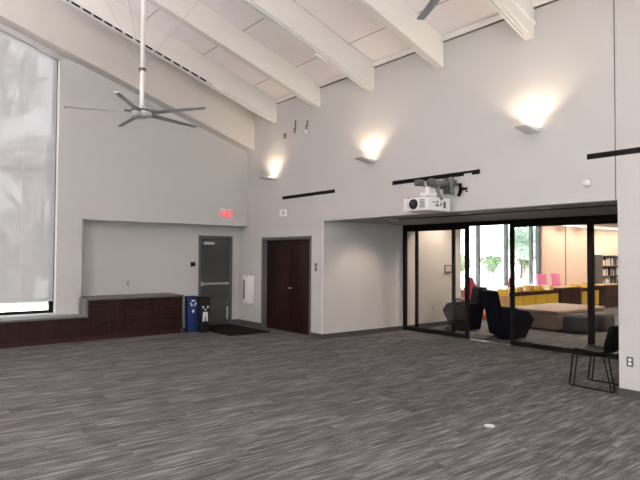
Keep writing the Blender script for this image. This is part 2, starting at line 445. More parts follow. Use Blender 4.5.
# tall west window with its shade
e = empty('window_2', (-.2, -6.5, .52), kind='structure')
fr = MB()
fr.box(-.24, -.17, -8.77, -4.235, .52, .575)
fr.prism([(-4.235, fasc(-4.235)-.1), (-6.5, fasc(-6.5)-.1), (-6.5, fasc(-6.5)), (-4.235, fasc(-4.235))], 'x', -.24, -.17)
fr.prism([(-8.77, fasc(-8.77)-.1), (-6.5, fasc(-6.5)-.1), (-6.5, fasc(-6.5)), (-8.77, fasc(-8.77))], 'x', -.24, -.17)
fr.box(-.24, -.17, -4.31, -4.235, .575, fasc(-4.3)-.1)
fr.box(-.24, -.17, -8.77, -8.69, .575, fasc(-8.7)-.1)
fr.build('window_frame', M['black'], e)
for y in (-5.22, -6.2, -7.18, -8.0):
    MB().box(-.24, -.17, y-.04, y+.04, .575, fasc(y)-.1).build('mullion', M['black'], e)
MB().box(-.24, -.17, -8.69, -4.31, 3.19, 3.28).build('transom', M['black'], e)
MB().prism([(-4.31, .575), (-8.69, .575), (-8.69, fasc(-8.69)-.1), (-6.5, fasc(-6.5)-.1), (-4.31, fasc(-4.31)-.1)], 'x', -.206, -.2).build('pane', M['glass'], e)
s1 = empty('roller_shade', (-.04, -5.4, .77), label='sheer white roller shade covering the tall window on the left', cat='window shade')
MB().prism([(-4.275, .79), (-6.50, .79), (-6.50, fasc(-6.5)-.05), (-4.275, fasc(-4.275)-.05)], 'x', -.041, -.039).build('shade_cloth', M['shade'], s1)
MB().box(-.052, -.028, -6.50, -4.275, .755, .79, .004).build('bottom_bar', M['lightgrey'], s1)
MB().box(-.0385, -.0375, -4.835, -4.825, .79, fasc(-4.83)-.05).build('fabric_seam', M['lightgrey'], s1)
MB().prism([(-4.24, fasc(-4.24)-.03), (-6.50, fasc(-6.5)-.03), (-6.50, fasc(-6.5)-.14), (-4.24, fasc(-4.24)-.14)], 'x', -.01, .05).build('head_box', M['lightgrey'], s1)
s2 = empty('roller_shade', (-.04, -7.6, .77), label='sheer white roller shade on the window half beside the left frame edge', cat='window shade')
MB().prism([(-8.73, .79), (-6.53, .79), (-6.53, fasc(-6.53)-.05), (-8.73, fasc(-8.73)-.05)], 'x', -.041, -.039).build('shade_cloth', M['shade'], s2)
MB().box(-.052, -.028, -8.73, -6.53, .755, .79, .004).build('bottom_bar', M['lightgrey'], s2)

# baseboards
def base(name, boxes):
    b = MB()
    for q in boxes: b.box(*q)
    structure(name, b, M['base'])
base('baseboard_north', [(-.365, .65, -.012, 0, 0, .10), (2.53, 2.912, -.012, 0, 0, .10), (8.508, 15, -.012, 0, 0, .10)])
base('baseboard_return', [(2.9, 2.912, 0, 4.39, 0, .10)])
base('baseboard_pier', [(8.508, 8.52, 0, 2.3, 0, .10)])
base('baseboard_west', [(-.365, -.353, -.19, -.013, 0, .10)])

# ------------------------------------------------------------------ roof beams
first = None
names_b = ['first roof beam from the left, running down beside the white raking band',
           'second roof beam from the left, plain underside, ending above the left sconce and slot',
           'third roof beam from the left, grooved track under it, ending above the middle sconce',
           'fourth roof beam from the left, plain underside, between middle and right sconces',
           'rightmost visible roof beam with a grooved track, ending above the right sconce',
           'white roof beam just past the right edge of the picture',
           'white roof beam nearer the east wall', 'white roof beam next to the east wall', 'white roof beam against the east wall']
beams = []
for i in range(9):
    x1 = 1.233+1.556*i; x0 = x1-.145
    e = empty('roof_beam', (x1-.0725, 0, 4.63), label=names_b[i], cat='beam', group='white roof beams')
    b = MB(); b.prism([(0, 4.635), (-6.5, 4.635+6.5/3), (-6.5, ceil(-6.5)-.002), (0, ceil(0)-.002)], 'x', x0, x1, .006, 1)
    b.build('beam_body', M['beam'], e)
    b = MB(); b.prism([(-13, 4.635), (-6.5, 4.635+6.5/3), (-6.5, ceil(-6.5)-.002), (-13, ceil(-13)-.002)], 'x', x0, x1)
    b.build('beam_far_half', M['beam'], e)
    if i % 2 == 0:   # raceway along the underside, with two open slots
        xm = (x0+x1)/2
        z = lambda y, d: 4.635-y/3-d
        for a, bb in ((-.045, -.012), (.012, .045)):
            q = MB(); q.prism([(-.15, z(-.15, .03)), (-6.4, z(-6.4, .03)), (-6.4, z(-6.4, .001)), (-.15, z(-.15, .001))], 'x', xm+a, xm+bb)
            q.build('track_rail', M['white'], e)
        if i == 0:
            y = -1.75
            k = 0
            while y > -6.2:
                q = MB(); q.prism([(y, z(y, .034)), (y-.14, z(y-.14, .034)), (y-.14, z(y-.14, .0)), (y, z(y, .0))], 'x', x1-.004, x1+.004)
                q.build('slot', M['blackslot'], e); y -= .19; k += 1
            q = MB(); q.prism([(-1.35, z(-1.35, .055)), (-1.62, z(-1.62, .055)), (-1.62, z(-1.62, .0)), (-1.35, z(-1.35, .0))], 'x', xm-.03, x1+.03, .008)
            q.build('track_lamp', M['white'], e)
        if i == 2:
            q = MB(); q.prism([(-1.05, z(-1.05, .07)), (-1.28, z(-1.28, .07)), (-1.28, z(-1.28, .0)), (-1.05, z(-1.05, .0))], 'x', xm-.06, xm+.0, .008)
            q.build('track_lamp', M['white'], e)
    if i == 4:       # strip rail on the side of the beam
        q = MB(); q.prism([(-.02, 4.80), (-6.4, 4.80+6.38/3), (-6.4, 4.85+6.38/3), (-.02, 4.85)], 'x', x1+.002, x1+.035)
        q.build('side_rail', M['white'], e)

# ------------------------------------------------------------------ ceiling fans
def make_fan(loc, ph, R, rod_top, label):
    e = empty('ceiling_fan', loc, label=label, cat='ceiling fan', group='five-bladed ceiling fans')
    MB().cyl((0, 0, .02), (0, 0, rod_top-loc[2]), .034, n=14).build('rod', M['white'], e, world=False, smooth=True)
    MB().cyl((0, 0, 1.0*.62), (0, 0, .66), .055, n=14).build('cable_collar', M['greymetal'], e, world=False, smooth=True)
    MB().lathe([(.05, -.10), (.11, -.09), (.15, -.05), (.155, -.01), (.13, .03), (.07, .05), (.04, .09)]).build('motor_housing', M['fan_light'], e, world=False, smooth=True)
    MB().lathe([(.157, -.01), (.165, -.005), (.165, .015), (.150, .02)]).build('hub_band', M['greymetal'], e, world=False, smooth=True)
    MB().lathe([(.15, rod_top-loc[2]-.12), (.12, rod_top-loc[2]-.04), (.08, rod_top-loc[2]+.02)]).build('canopy', M['white'], e, world=False, smooth=True)
    for k in range(5):
        a = ph+k*2*PI/5
        m = MB()
        rows = []
        for j in range(9):
            t = j/8; r = .17+(R-.17)*t
            wd = .062-.018*t
            tw = -.30+.14*t
            cs = []
            for u, v in ((-1, -.006), (-.4, .010), (.3, .012), (1, .0), (.3, -.008), (-.4, -.010)):
                cs.append((r, u*wd*math.cos(tw)-v*math.sin(tw), u*wd*math.sin(tw)+v*math.cos(tw)-.02))
            rows.append(cs+[cs[0]])
        m.grid(rows)
        m.box(R-.01, R+.02, -.035, .035, -.03, -.005, .004, 1)
        bmesh.ops.remove_doubles(m.bm, verts=m.bm.verts[:], dist=1e-5)
        bmesh.ops.rotate(m.bm, verts=m.bm.verts[:], cent=(0, 0, 0), matrix=Matrix.Rotation(a, 3, 'Z'))
        b = m.build('blade', M['fan'], e, world=False, smooth=True)
        q = MB(); q.box(.13, .25, -.025, .025, -.015, .015, .005, 1)
        bmesh.ops.rotate(q.bm, verts=q.bm.verts[:], cent=(0, 0, 0), matrix=Matrix.Rotation(a, 3, 'Z'))
        q.build('blade_bracket', M['greymetal'], b, world=False)
    return e
fan = make_fan((3.32, -3.87, 3.80), math.radians(34), 1.05, 5.13+3.84/3-.01, 'silver ceiling fan on a long white rod in the left half of the room')
for a, ty in ((-.63, -2.9), (.90, -3.0), (-.63, -4.7), (.90, -4.7)):
    MB().cyl((0, 0, .64), (a, ty+3.84, 5.13-ty/3-3.78-.3), .0035, n=5).build('guy_wire', M['lightgrey'], fan, world=False)
make_fan((8.943, -3.483, 3.95), math.radians(150), 1.10, 5.13+3.483/3-.01, 'ceiling fan high on the right with only a pale blade tip in view')

# ------------------------------------------------------------------ doors
d = empty('door_1', (-.365, -.64, 0), kind='structure')
MB().box(-.44, -.335, -1.08, -1.03, 0, 2.11).box(-.44, -.335, -.25, -.20, 0, 2.11).box(-.44, -.335, -1.03, -.25, 2.06, 2.11).build('door_frame', M['greymetal'], d)
MB().box(-.43, -.385, -1.028, -.252, .01, 2.055, .003, 1).build('door_leaf', M['doorgrey'], d)
MB().box(-.385, -.34, -.96, -.73+.05, 1.90, 1.96, .004, 1).build('door_closer', M['lightgrey'], d)
q = MB(); q.box(-.385, -.335, -1.02, -.96, .93, 1.03, .004, 1); q.box(-.365, -.325, -.97, -.32, .955, 1.005, .006, 1); q.box(-.385, -.335, -.34, -.29, .95, 1.01, .004, 1)
q.build('panic_bar', M['steel'], d)
MB().box(-.384, -.36, -.33, -.29, .12, .42, .004, 1).build('floor_bolt', M['steel'], d)

d = empty('door_2', (1.59, 0, 0), kind='structure')
MB().box(.66, .72, -.012, .15, 0, 2.06).box(2.46, 2.52, -.012, .15, 0, 2.06).box(.72, 2.46, -.012, .15, 2.0, 2.06).build('door_frame', M['greymetal'], d)
for x0, x1 in ((.722, 1.588), (1.592, 2.458)):
    MB().box(x0, x1, .10, .145, .008, 1.995, .003, 1).build('door_leaf', M['wenge'], d)
MB().cyl((1.66, .10, .95), (1.66, .05, .95), .014).box(1.645, 1.76, .04, .055, .94, .962, .004, 1).build('lever_handle', M['steel'], d)

# ------------------------------------------------------------------ sliding glass partition
w = MB(); w.box(2.9, 8.52, 2.30, 2.42, 2.262, 2.343); w.box(2.9, 2.93, 2.30, 2.42, 0, 2.262)
structure('trim_7', w, M['black'])
w = MB(); w.box(4.68, 5.57, 2.31, 2.38, 0, .012)
structure('trim_8', w, M['steel'])
def slider(n, x0, x1, y, sl, sr, rail=.085, mid=None):
    e = empty('door_%d' % n, ((x0+x1)/2, y, 0), kind='structure')
    fr = MB(); fr.box(x0, x0+sl, y-.022, y+.022, .015, 2.262); fr.box(x1-sr, x1, y-.022, y+.022, .015, 2.262)
    fr.box(x0+sl, x1-sr, y-.022, y+.022, .015, .015+rail); fr.box(x0+sl, x1-sr, y-.022, y+.022, 2.20, 2.262)
    fr.build('panel_frame', M['black'], e)
    MB().box(x0+sl, x1-sr, y-.004, y+.004, .015+rail, 2.20).build('pane', M['glass'], e)
slider(3, 2.93, 4.66, 2.327, .05, .09)
slider(4, 3.20, 4.27, 2.385, .07, .07)
slider(5, 5.59, 7.12, 2.327, .08, .085)
slider(6, 7.05, 8.50, 2.385, .06, .06)
# shallow track recessed in the front of the recess ceiling
w = MB(); w.box(4.35, 8.5, .62, .70, 2.332, 2.343); structure('trim_9', w, M['brown'])

# ------------------------------------------------------------------ built-in cabinets
e = empty('window_bench', (.2, -6.3, 0), label='low dark wood window bench with a grey top running under the shaded window', cat='bench')
MB().box(0, .4376, -12.9, -3.766, .09, .452).build('carcass', M['cabinet'], e)
MB().box(.002, .47, -12.9, -3.766, .452, .487, .004, 1).build('bench_top', M['counter'], e)
MB().box(0, .40, -12.9, -3.766, .0, .09).build('toe_kick', M['brown'], e)
y = -3.77
while y > -12:
    MB().box(.4376, .447, y-1.18, y-.004, .10, .446, .002, 1).build('door', M['cabinet'], e); y -= 1.2

e = empty('drawer_cabinet', (.05, -2.8, 0), label='dark wood drawer cabinet with a grey counter top beside the blue bin', cat='cabinet')
MB().box(-.36, .42, -3.76, -1.84, .09, .775).build('carcass', M['cabinet'], e)
MB().box(-.36, .39, -3.76, -1.84, 0, .09).build('toe_kick', M['brown'], e)
MB().box(-.362, .46, -3.765, -1.815, .775, .807, .004, 1).box(.002, .46, -3.80, -3.765, .775, .807).build('counter_top', M['counter'], e)
MB().box(-.36, .445, -1.84, -1.817, 0, .775).build('end_panel', M['counter'], e)
MB().box(.002, .445, -3.80, -3.765, .49, .775).build('end_panel', M['counter'], e)
for j in range(3):
    ya = -3.755+j*.638; yb = ya+.634
    for z0, z1 in ((.60, .77), (.38, .595), (.10, .375)):
        dr = MB().box(.42, .4376, ya, yb, z0, z1, .002, 1).build('drawer', M['cabinet'], e)
        ym = (ya+yb)/2
        MB().box(.4376, .455, ym-.09, ym+.09, z1-.055, z1-.043, .002, 1).build('pull', M['blackslot'], dr)

# ------------------------------------------------------------------ bins and mat
def make_bin(name, x, y, m, label, blue):
    e = empty(name, (x, y, 0), label=label, cat='bin')
    b = MB()
    b.hexa([(-.08, -.10, 0), (.08, -.10, 0), (.08, .10, 0), (-.08, .10, 0)], [(-.095, -.12, .72), (.095, -.12, .72), (.095, .12, .72), (-.095, .12, .72)], .02, 3)
    b.build('body', m, e, world=False, smooth=True)
    MB().box(-.10, .10, -.125, .125, .715, .75, .012, 2).build('rim', m, e, world=False, smooth=True)
    if blue:
        # round slot lid, three chasing arrows and a small drop mark
        MB().box(-.09, .09, -.115, .115, .75, .77, .01, 2).build('lid', m, e, world=False)
        g = MB()
        for k in range(3):
            a = PI/2+k*2*PI/3
            cx, cz = .0+.052*math.cos(a), .62+.052*math.sin(a)
            t = a+PI/2
            dx, dz = math.cos(t), math.sin(t); nx, nz = math.cos(a), math.sin(a)
            P = lambda s, h: (cx+dx*s+nx*h, cz+dz*s+nz*h)
            g.prism([P(-.045, -.012), P(.01, -.012), P(.01, -.03), P(.05, 0), P(.01, .03), P(.01, .012), P(-.045, .012)], 'x', 0, .004)
        for v in g.bm.verts: v.co.x += .094+(v.co.z-.62)*.02
        g.build('arrow_mark', M['markwhite'], e, world=False)
        g = MB(); g.prism([(.03*math.cos(2*PI*k/12), .45+.035*math.sin(2*PI*k/12)) for k in range(12)], 'x', .086, .092)
        g.build('round_mark', M['markwhite'], e, world=False)
    else:
        g = MB()
        g.prism([(-.075, .56), (-.035, .565), (-.035, .52), (-.065, .515)], 'x', .088, .097)
        g.prism([(.035, .565), (.08, .56), (.07, .515), (.035, .52)], 'x', .088, .097)
        g.prism([(-.03, .50), (.03, .50), (.02, .475), (-.02, .475)], 'x', .088, .097)
        g.prism([(-.055, .44), (.055, .44), (.06, .24), (.02, .24), (.01, .34), (-.01, .34), (-.02, .24), (-.06, .24)], 'x', .085, .094)
        g.build('figure_mark', M['markwhite'], e, world=False)
    return e
make_bin('recycling_bin', .37, -1.60, M['bluebin'], 'slim blue recycling bin with white marks, between cabinet and black bin', True)
make_bin('rubbish_bin', .58, -1.42, M['blackbin'], 'slim black rubbish bin with a white figure mark, in front of the grey door', False)
tag(MB().box(-.32, 1.46, -1.27, -.26, 0, .012, .003, 1).build('door_mat', M['mat']), 'dark brown floor mat in front of the grey exit door', 'mat')
m0 = bpy.data.objects['door_mat']

# ------------------------------------------------------------------ wall fittings
e = empty('exit_sign', (0, -.58, 2.48), label='red lit EXIT sign above the grey door', cat='exit sign')
MB().box(.001, .05, -.735, -.425, 2.485, 2.725, .008, 2).build('housing', M['white'], e)
MB().box(.05, .054, -.715, -.445, 2.505, 2.705, .002, 1).build('face', M['signface'], e)
text_mesh('letters', 'EXIT', .155, M['signred'], e, (.056, -.58, 2.605), (PI/2, 0, PI/2))

e = empty('card_reader', (-.36, -1.22, 1.39), label='small black card reader on the wall left of the grey door', cat='card reader')
MB().box(-.364, -.335, -1.28, -1.17, 1.39, 1.49, .006, 2).build('body', M['black'], e)
MB().box(-.335, -.333, -1.245, -1.205, 1.46, 1.475).build('indicator', M['greymetal'], e)

def outlet(name, origin, axis, label, cat='outlet', sockets=2, w=.075, h=.115, m='lightgrey', inner='greymetal', group=None):
    """axis 'x': plate on a wall facing +x; 'y': plate on a wall facing -y"""
    e = empty(name, origin, label=label, cat=cat, group=group)
    x, y, z = origin
    def bx(a0, a1, b0, b1, z0, z1, bev=0):
        if axis == 'x': return MB().box(x+b0, x+b1, y+a0, y+a1, z+z0, z+z1, bev, 1)
        return MB().box(x+a0, x+a1, y-b1, y-b0, z+z0, z+z1, bev, 1)
    bx(-w/2, w/2, .001, .007, -h/2, h/2, .002).build('cover_plate', M[m], e)
    for k in range(sockets):
        zc = (k-(sockets-1)/2)*.045
        bx(-.017, .017, .007, .010, zc-.015, zc+.015, .001).build('socket' if sockets > 1 else 'toggle', M[inner], e)
    return e
outlet('wall_outlet', (-.365, -2.72, 1.045), 'x', 'white wall outlet above the drawer cabinet', w=.16, h=.115, m='lightgrey')
outlet('wall_outlet', (8.645, 0, .425), 'y', 'grey wall outlet low on the pier right of the black chair', m='greymetal', inner='white')
outlet('wall_outlet', (2.9, 3.33, .46), 'x', 'low grey wall outlet seen through the left glass panel', w=.08)
outlet('light_switch', (2.67, 0, 1.42), 'y', 'grey light switch right of the dark double door', cat='light switch', sockets=1, w=.085, h=.16, m='greymetal', inner='lightgrey')
outlet('wall_outlet', (6.34, 0, 2.66), 'y', 'white outlet plate on the wall right of the projector arm', w=.11, h=.15, m='lightgrey', inner='blackslot')
outlet('wall_outlet', (6.36, 0, 2.86), 'y', 'small blank white cover plate directly above the projector outlet', sockets=1, w=.14, h=.09, m='lightgrey', inner='lightgrey')

e = empty('thermostat_panel', (2.9, 3.86, 1.25), label='square grey control panel on the wall seen through the left glass', cat='control panel')
MB().box(2.901, 2.925, 3.74, 3.99, 1.25, 1.45, .005, 1).build('body', M['counter'], e)
MB().box(2.925, 2.928, 3.77, 3.96, 1.29, 1.42).build('screen', M['lightgrey'], e)

e = empty('alarm_strobe', (1.50, 0, 2.52), label='small white alarm unit on the wall above the double door', cat='alarm')
MB().box(1.43, 1.66, -.05, -.001, 2.50, 2.655, .01, 2).build('body', M['white'], e)
MB().box(1.55, 1.63, -.07, -.05, 2.54, 2.61, .008, 2).build('lens', M['lightgrey'], e)

e = empty('smoke_detector', (8.16, 0, 2.58), label='round white detector on the wall above the right side of the opening', cat='detector')
MB().cyl((8.16, -.001, 2.585), (8.16, -.03, 2.585), .062, .058, 24).build('base', M['lightgrey'], e, smooth=True)
MB().cyl((8.16, -.03, 2.585), (8.16, -.065, 2.585), .045, .030, 24).build('dome', M['white'], e, smooth=True)

e = empty('equipment_cabinet', (.22, 0, .50), label='narrow white wall cabinet with a dark side slot left of the double door', cat='wall cabinet')
MB().box(.10, .34, -.17, -.001, .52, 1.18, .02, 3).build('body', M['white'], e, smooth=True)
MB().box(.145, .185, -.178, -.170, .62, 1.08, .003, 1).build('slot', M['blackslot'], e)
MB().cyl((.215, -.18, .66), (.215, -.18, 1.05), .006, n=8).build('handle', M['steel'], e)
MB().box(.09, .35, -.176, -.001, 1.18, 1.195, .004, 1).build('top_cap', M['lightgrey'], e)

for x, z0, z1, r, lab in ((1.59, 4.20, 4.32, .026, 'short dark bracket on the upper wall, leftmost of the three'), (1.955, 4.25, 4.53, .020, 'longest dark bracket on the upper wall, middle of the three'), (2.37, 4.25, 4.46, .022, 'dark bracket with a white tip on the upper wall, rightmost of the three')):
    e = empty('wall_bracket', (x, -.02, z0), label=lab, cat='bracket', group='dark brackets on the upper wall')
    MB().box(x-r*.55, x+r*.55, -.03, -.001, z0+.08, z1, .003, 1).build('stem', M['copper'], e)
    MB().cyl((x+.015, -.05, z0), (x+.015, -.05, z0+.10), r, r*1.1, 12).build('knuckle', M['copper'], e, smooth=True)
    if x > 2.2: MB().cyl((x+.015, -.05, z0-.07), (x+.015, -.05, z0), .03, .03, 12).build('tip', M['white'], e, smooth=True)

for i, (x0, x1, lab) in enumerate(((1.47, 3.253, 'black linear slot in the wall above the double door, leftmost of the three'), (4.79, 6.573, 'black linear slot in the wall directly above the projector'), (8.158, 10.6, 'black linear slot in the wall running out of the right side of the picture'))):
    e = empty('air_slot', ((x0+x1)/2, 0, 2.88), label=lab, cat='air slot', group='black linear slots across the wall')
    MB().box(x0, x1, -.004, -.001, 2.875, 2.945).build('frame', M['black'], e)
    MB().box(x0+.01, x1-.01, -.010, -.004, 2.905, 2.915).build('divider', M['blackslot'], e)

# uplight sconces
def make_sconce(x, label, power=34, rot=0, y=0, col=(1, .78, .52)):
    e = empty('wall_sconce', (x, y, 3.33 if y > -.5 else 3.7), rot, label=label, cat='wall light', group='white uplight sconces')
    q = MB(); q.hexa([(-.085, -.34, .035), (.085, -.34, .035), (.11, 0, 0), (-.11, 0, 0)], [(-.10, -.37, .05), (.10, -.37, .05), (.12, 0, .05), (-.12, 0, .05)], .003, 1)
    q.build('tray', M['white'], e, world=False)
    MB().box(-.07, .07, -.010, -.001, -.02, .09).build('back_plate', M['lightgrey'], e, world=False)
    MB().box(-.06, .06, -.20, -.06, .051, .062, .003, 1).build('lamp', M['glow'], e, world=False)
    L = bpy.data.lights.new('uplight', 'SPOT'); L.energy = power; L.color = col; L.spot_size = math.radians(132 if y > -.5 and x < 14.5 else 174); L.spot_blend = .45; L.shadow_soft_size = .04
    lo = bpy.data.objects.new('uplight', L); C.objects.link(lo); lo.parent = e
    lo.location = (0, -.19, .09); lo.rotation_euler = (PI-.05, 0, 0)
    return e
make_sconce(1.17, 'white uplight sconce near the corner, leftmost of the three', 11)
make_sconce(4.29, 'white uplight sconce between the left and middle black slots', 12)
make_sconce(7.44, 'large white uplight sconce nearest the camera, right of the projector', 14)
for x in (10.55, 13.6): make_sconce(x, 'white uplight sconce beyond the right edge of the picture', 26)
for x in (2.5, 5.0, 7.5, 12.4): make_sconce(x, 'unseen uplight sconce added behind the camera to brighten the ceiling', 1150, PI, -13, (1, .92, .91))  # unseen lamps added to throw light up onto the ceiling
for y in (-12.2, -7.95, -3.95): make_sconce(15, 'unseen uplight sconce added right of the camera to brighten the room', 440, -PI/2, y, (1, .92, .90))  # more added lamps out of view, lighting the upper room from the east

# recessed downlights of the opening
def downlight(x, y, z, power, label, tilt=(0, 0, 0), size=100, col=(1, .78, .62)):
    e = empty('downlight', (x, y, z), label=label, cat='downlight', group='recessed round downlights')
    MB().lathe([(.085, -.004), (.085, .0), (.07, .0), (.07, -.004)]).build('ring', M['white'], e, world=False)
    MB().lathe([(.068, -.002), (.068, -.001)]).build('lens', M['downglow'], e, world=False)
    L = bpy.data.lights.new('downlight_lamp', 'SPOT'); L.energy = power; L.color = col
    L.spot_size = math.radians(size); L.spot_blend = .7; L.shadow_soft_size = .06
    lo = bpy.data.objects.new('downlight_lamp', L); C.objects.link(lo); lo.parent = e
    lo.location = (0, 0, -.03); lo.rotation_euler = tilt
    return e
downlight(4.28, .42, 2.343, 5, 'round downlight in the opening soffit, nearest the left wall')
downlight(6.0, .42, 2.343, 8, 'round downlight in the opening soffit, right of the projector')
downlight(7.35, .42, 2.343, 8, 'round downlight in the opening soffit, rightmost in view')
downlight(3.95, .9, 2.343, 30, 'round downlight set deeper in the opening soffit, washing the left wall', (0, .45, 0), 95)
downlight(3.8, 3.4, 2.949, 110, 'round library downlight just behind the left glass', (0, .42, 0), 95)
for y in (12.9, 14.3, 15.7, 17.1, 18.3): downlight(1.6, y, 2.949, 75, 'washer downlight added to brighten the tan shades and bookshelf wall', (0, .62, 0), 120, (1, .82, .66))  # tilted lamps added to brighten the far library wall
for x in (3.2, 5.8, 8.6, 11.6):
    for y in (5.6, 9.2, 12.8, 16.4):
        downlight(x, y, 2.949, 105, 'round library ceiling downlight out over the open floor', (0, 0, 0), 165, (1, .80, .60))

# ------------------------------------------------------------------ projector
e = empty('projector', (5.86, -.38, 2.32), label='white projector with a round dark lens hung over the opening', cat='projector')
MB().box(5.60, 6.10, -.60, -.09, 2.335, 2.535, .015, 2).build('body', M['white'], e, smooth=True)
MB().cyl((5.815, -.585, 2.44), (5.815, -.625, 2.44), .080, .074, 28).build('lens_ring', M['black'], e, smooth=True)
MB().cyl((5.815, -.62, 2.44), (5.815, -.629, 2.44), .058, .05, 24).build('lens', M['lens'], e, smooth=True)
g = MB()
for k in range(6): g.box(5.93, 6.03, -.604, -.599, 2.38+k*.022, 2.392+k*.022)
g.build('vent', M['greymetal'], e)
g = MB(); g.box(6.099, 6.103, -.50, -.46, 2.45, 2.47).box(6.099, 6.103, -.44, -.36, 2.40, 2.43).box(6.099, 6.103, -.42, -.38, 2.45, 2.48).box(6.099, 6.103, -.33, -.30, 2.41, 2.46).box(6.099, 6.103, -.26, -.20, 2.38, 2.48)
g.build('port_panel', M['counter'], e)
for x, y in ((5.66, -.55), (6.04, -.55), (6.04, -.22)):
    MB().box(x-.02, x+.02, y-.02, y+.02, 2.535, 2.55, .003, 1).build('mount_screw', M['greymetal'], e)
e = empty('projector_mount', (5.96, 0, 2.75), label='grey wall arm with looped cables carrying the projector', cat='projector mount')
MB().box(5.90, 6.10, -.02, -.001, 2.62, 2.87, .004, 1).build('wall_plate', M['counter'], e)
MB().box(5.92, 6.0, -.66, -.02, 2.70, 2.77, .01, 2).build('arm', M['lightgrey'], e)
MB().box(5.90, 6.02, -.70, -.58, 2.70, 2.79, .025, 3).build('end_cap', M['greymetal'], e)
MB().cyl((5.98, -.48, 2.60), (5.98, -.48, 2.70), .035, n=14).build('drop_tube', M['white'], e, smooth=True)
MB().box(5.90, 6.08, -.56, -.38, 2.552, 2.61, .006, 1).build('projector_plate', M['white'], e)
for r, pts in (
    (.040, [(6.02, -.10, 2.80), (6.04, -.20, 2.75), (6.05, -.30, 2.73), (6.04, -.42, 2.76), (6.03, -.52, 2.73)]),
    (.030, [(6.04, -.30, 2.78), (6.06, -.34, 2.70), (6.07, -.35, 2.62), (6.08, -.33, 2.57), (6.11, -.30, 2.50)]),
    (.020, [(6.02, -.55, 2.76), (6.05, -.50, 2.80), (6.06, -.42, 2.80), (6.05, -.34, 2.77)]),
    (.034, [(6.08, -.05, 2.86), (6.10, -.07, 2.78), (6.10, -.07, 2.68), (6.11, -.06, 2.60)]),
    (.022, [(6.15, -.03, 2.82), (6.16, -.03, 2.74), (6.19, -.03, 2.76), (6.24, -.03, 2.74)])):
    MB().tube(pts, r, 10).build('cable', M['cablegrey'], e, smooth=True)
MB().tube([(6.24, -.035, 2.76), (6.25, -.04, 2.68), (6.23, -.04, 2.60), (6.21, -.04, 2.57)], .026, 8).build('black_cable', M['blackslot'], e, smooth=True)
MB().tube([(6.25, -.035, 2.68), (6.29, -.03, 2.68), (6.33, -.02, 2.67)], .016, 8).build('plug', M['blackslot'], e, smooth=True)
tag(MB().cyl((6.03, -.14, 2.745), (6.03, -.42, 2.745), .072, .066, 16).build('cable_bundle', M['cablegrey'], e, smooth=True))

# ------------------------------------------------------------------ floor box
e = empty('floor_outlet', (8.27, -2.25, 0), label='small round white outlet cover set in the carpet', cat='floor outlet')
MB().lathe([(.05, 0), (.05, .006), (.045, .009)], 0, 0).build('cover', M['lightgrey'], e, world=False, smooth=True)
MB().lathe([(.012, .009), (.012, .010)], 0, 0, 12).build('screw_cap', M['lightgrey'], e, world=False)

# ------------------------------------------------------------------ black chair by the pier
e = empty('side_chair', (8.17, .33, 0), 0, label='black shell chair with a wire sled base standing at the right pier', cat='chair')
rows = []
prof = [(-.28, .425), (-.27, .445), (-.22, .452), (-.10, .440), (.02, .432), (.10, .435), (.14, .46), (.165, .51), (.18, .58), (.195, .66), (.205, .74), (.21, .80)]
wid = [.17, .20, .225, .235, .235, .235, .235, .235, .23, .215, .185, .14]
for (px, pz), hw in zip(prof, wid):
    row = []
    for k in range(9):
        u = -1+k/4
        lift = .035*abs(u)**3 if pz < .5 else 0
        fwd = -.05*abs(u)**2 if pz >= .5 else 0
        row.append((px+fwd, u*hw, pz+lift))
    rows.append(row)
MB().grid(rows).build('seat_shell', M['black'], e, world=False, smooth=True, solid=.014, sub=1)
for sgn in (-1, 1):
    y = .25*sgn
    MB().tube([(-.20, .18*sgn, .42), (-.24, y*.9, .41), (-.255, y, .39), (-.30, y, .02), (-.285, y, .010), (-.25, y, .008), (.22, y, .008), (.25, y, .010), (.262, y, .03), (.20, y, .38), (.185, y*.9, .41), (.15, .18*sgn, .42)], .0105, 8).build('sled_leg', M['black'], e, world=False, smooth=True)
    MB().tube([(-.20, y*.97, .405), (-.245, y*.99, .02)], .0085, 8).build('inner_rod', M['black'], e, world=False, smooth=True)
    MB().tube([(.13, y*.97, .405), (.222, y*.99, .02)], .0085, 8).build('inner_rod', M['black'], e, world=False, smooth=True)
MB().tube([(-.2, -.2, .415), (-.2, .2, .415)], .009).build('cross_bar', M['black'], e, world=False, smooth=True)
MB().tube([(.14, -.2, .415), (.14, .2, .415)], .009).build('cross_bar', M['black'], e, world=False, smooth=True)

# ------------------------------------------------------------------ library furniture
def make_lounge(loc, rz, label):
    """high-back tub chair; faces local +x"""
    e = empty('lounge_chair', loc, rz, label=label, cat='lounge chair', group='dark high-backed lounge chairs')
    MB().hexa([(-.22, -.28, .03), (.24, -.28, .03), (.24, .28, .03), (-.22, .28, .03)], [(-.27, -.30, .40), (.38, -.30, .40), (.38, .30, .40), (-.27, .30, .40)], .03, 3).build('seat', M['navy'], e, world=False, smooth=True)
    q = MB(); q.hexa([(-.28, -.33, .04), (-.10, -.33, .04), (-.10, .33, .04), (-.28, .33, .04)], [(-.46, -.28, .96), (-.27, -.28, .96), (-.27, .28, .96), (-.46, .28, .96)], .045, 4)
    q.build('backrest', M['navy'], e, world=False, smooth=True)
    for s in (-1, 1):
        y0, y1 = sorted((.25*s, .35*s))
        q = MB(); q.prism([(-.26, .04), (.25, .04), (.42, .41), (.31, .57), (-.22, .63)], 'y', y0, y1, .025, 2)
        q.build('armrest', M['navy'], e, world=False, smooth=True)
    MB().cyl((0.05, 0, 0), (0.05, 0, .04), .22, .20, 20).build('base', M['black'], e, world=False, smooth=True)
    MB().box(-.12, .37, -.245, .245, .40, .47, .03, 3).build('cushion', M['navy'], e, world=False, smooth=True)
    return e
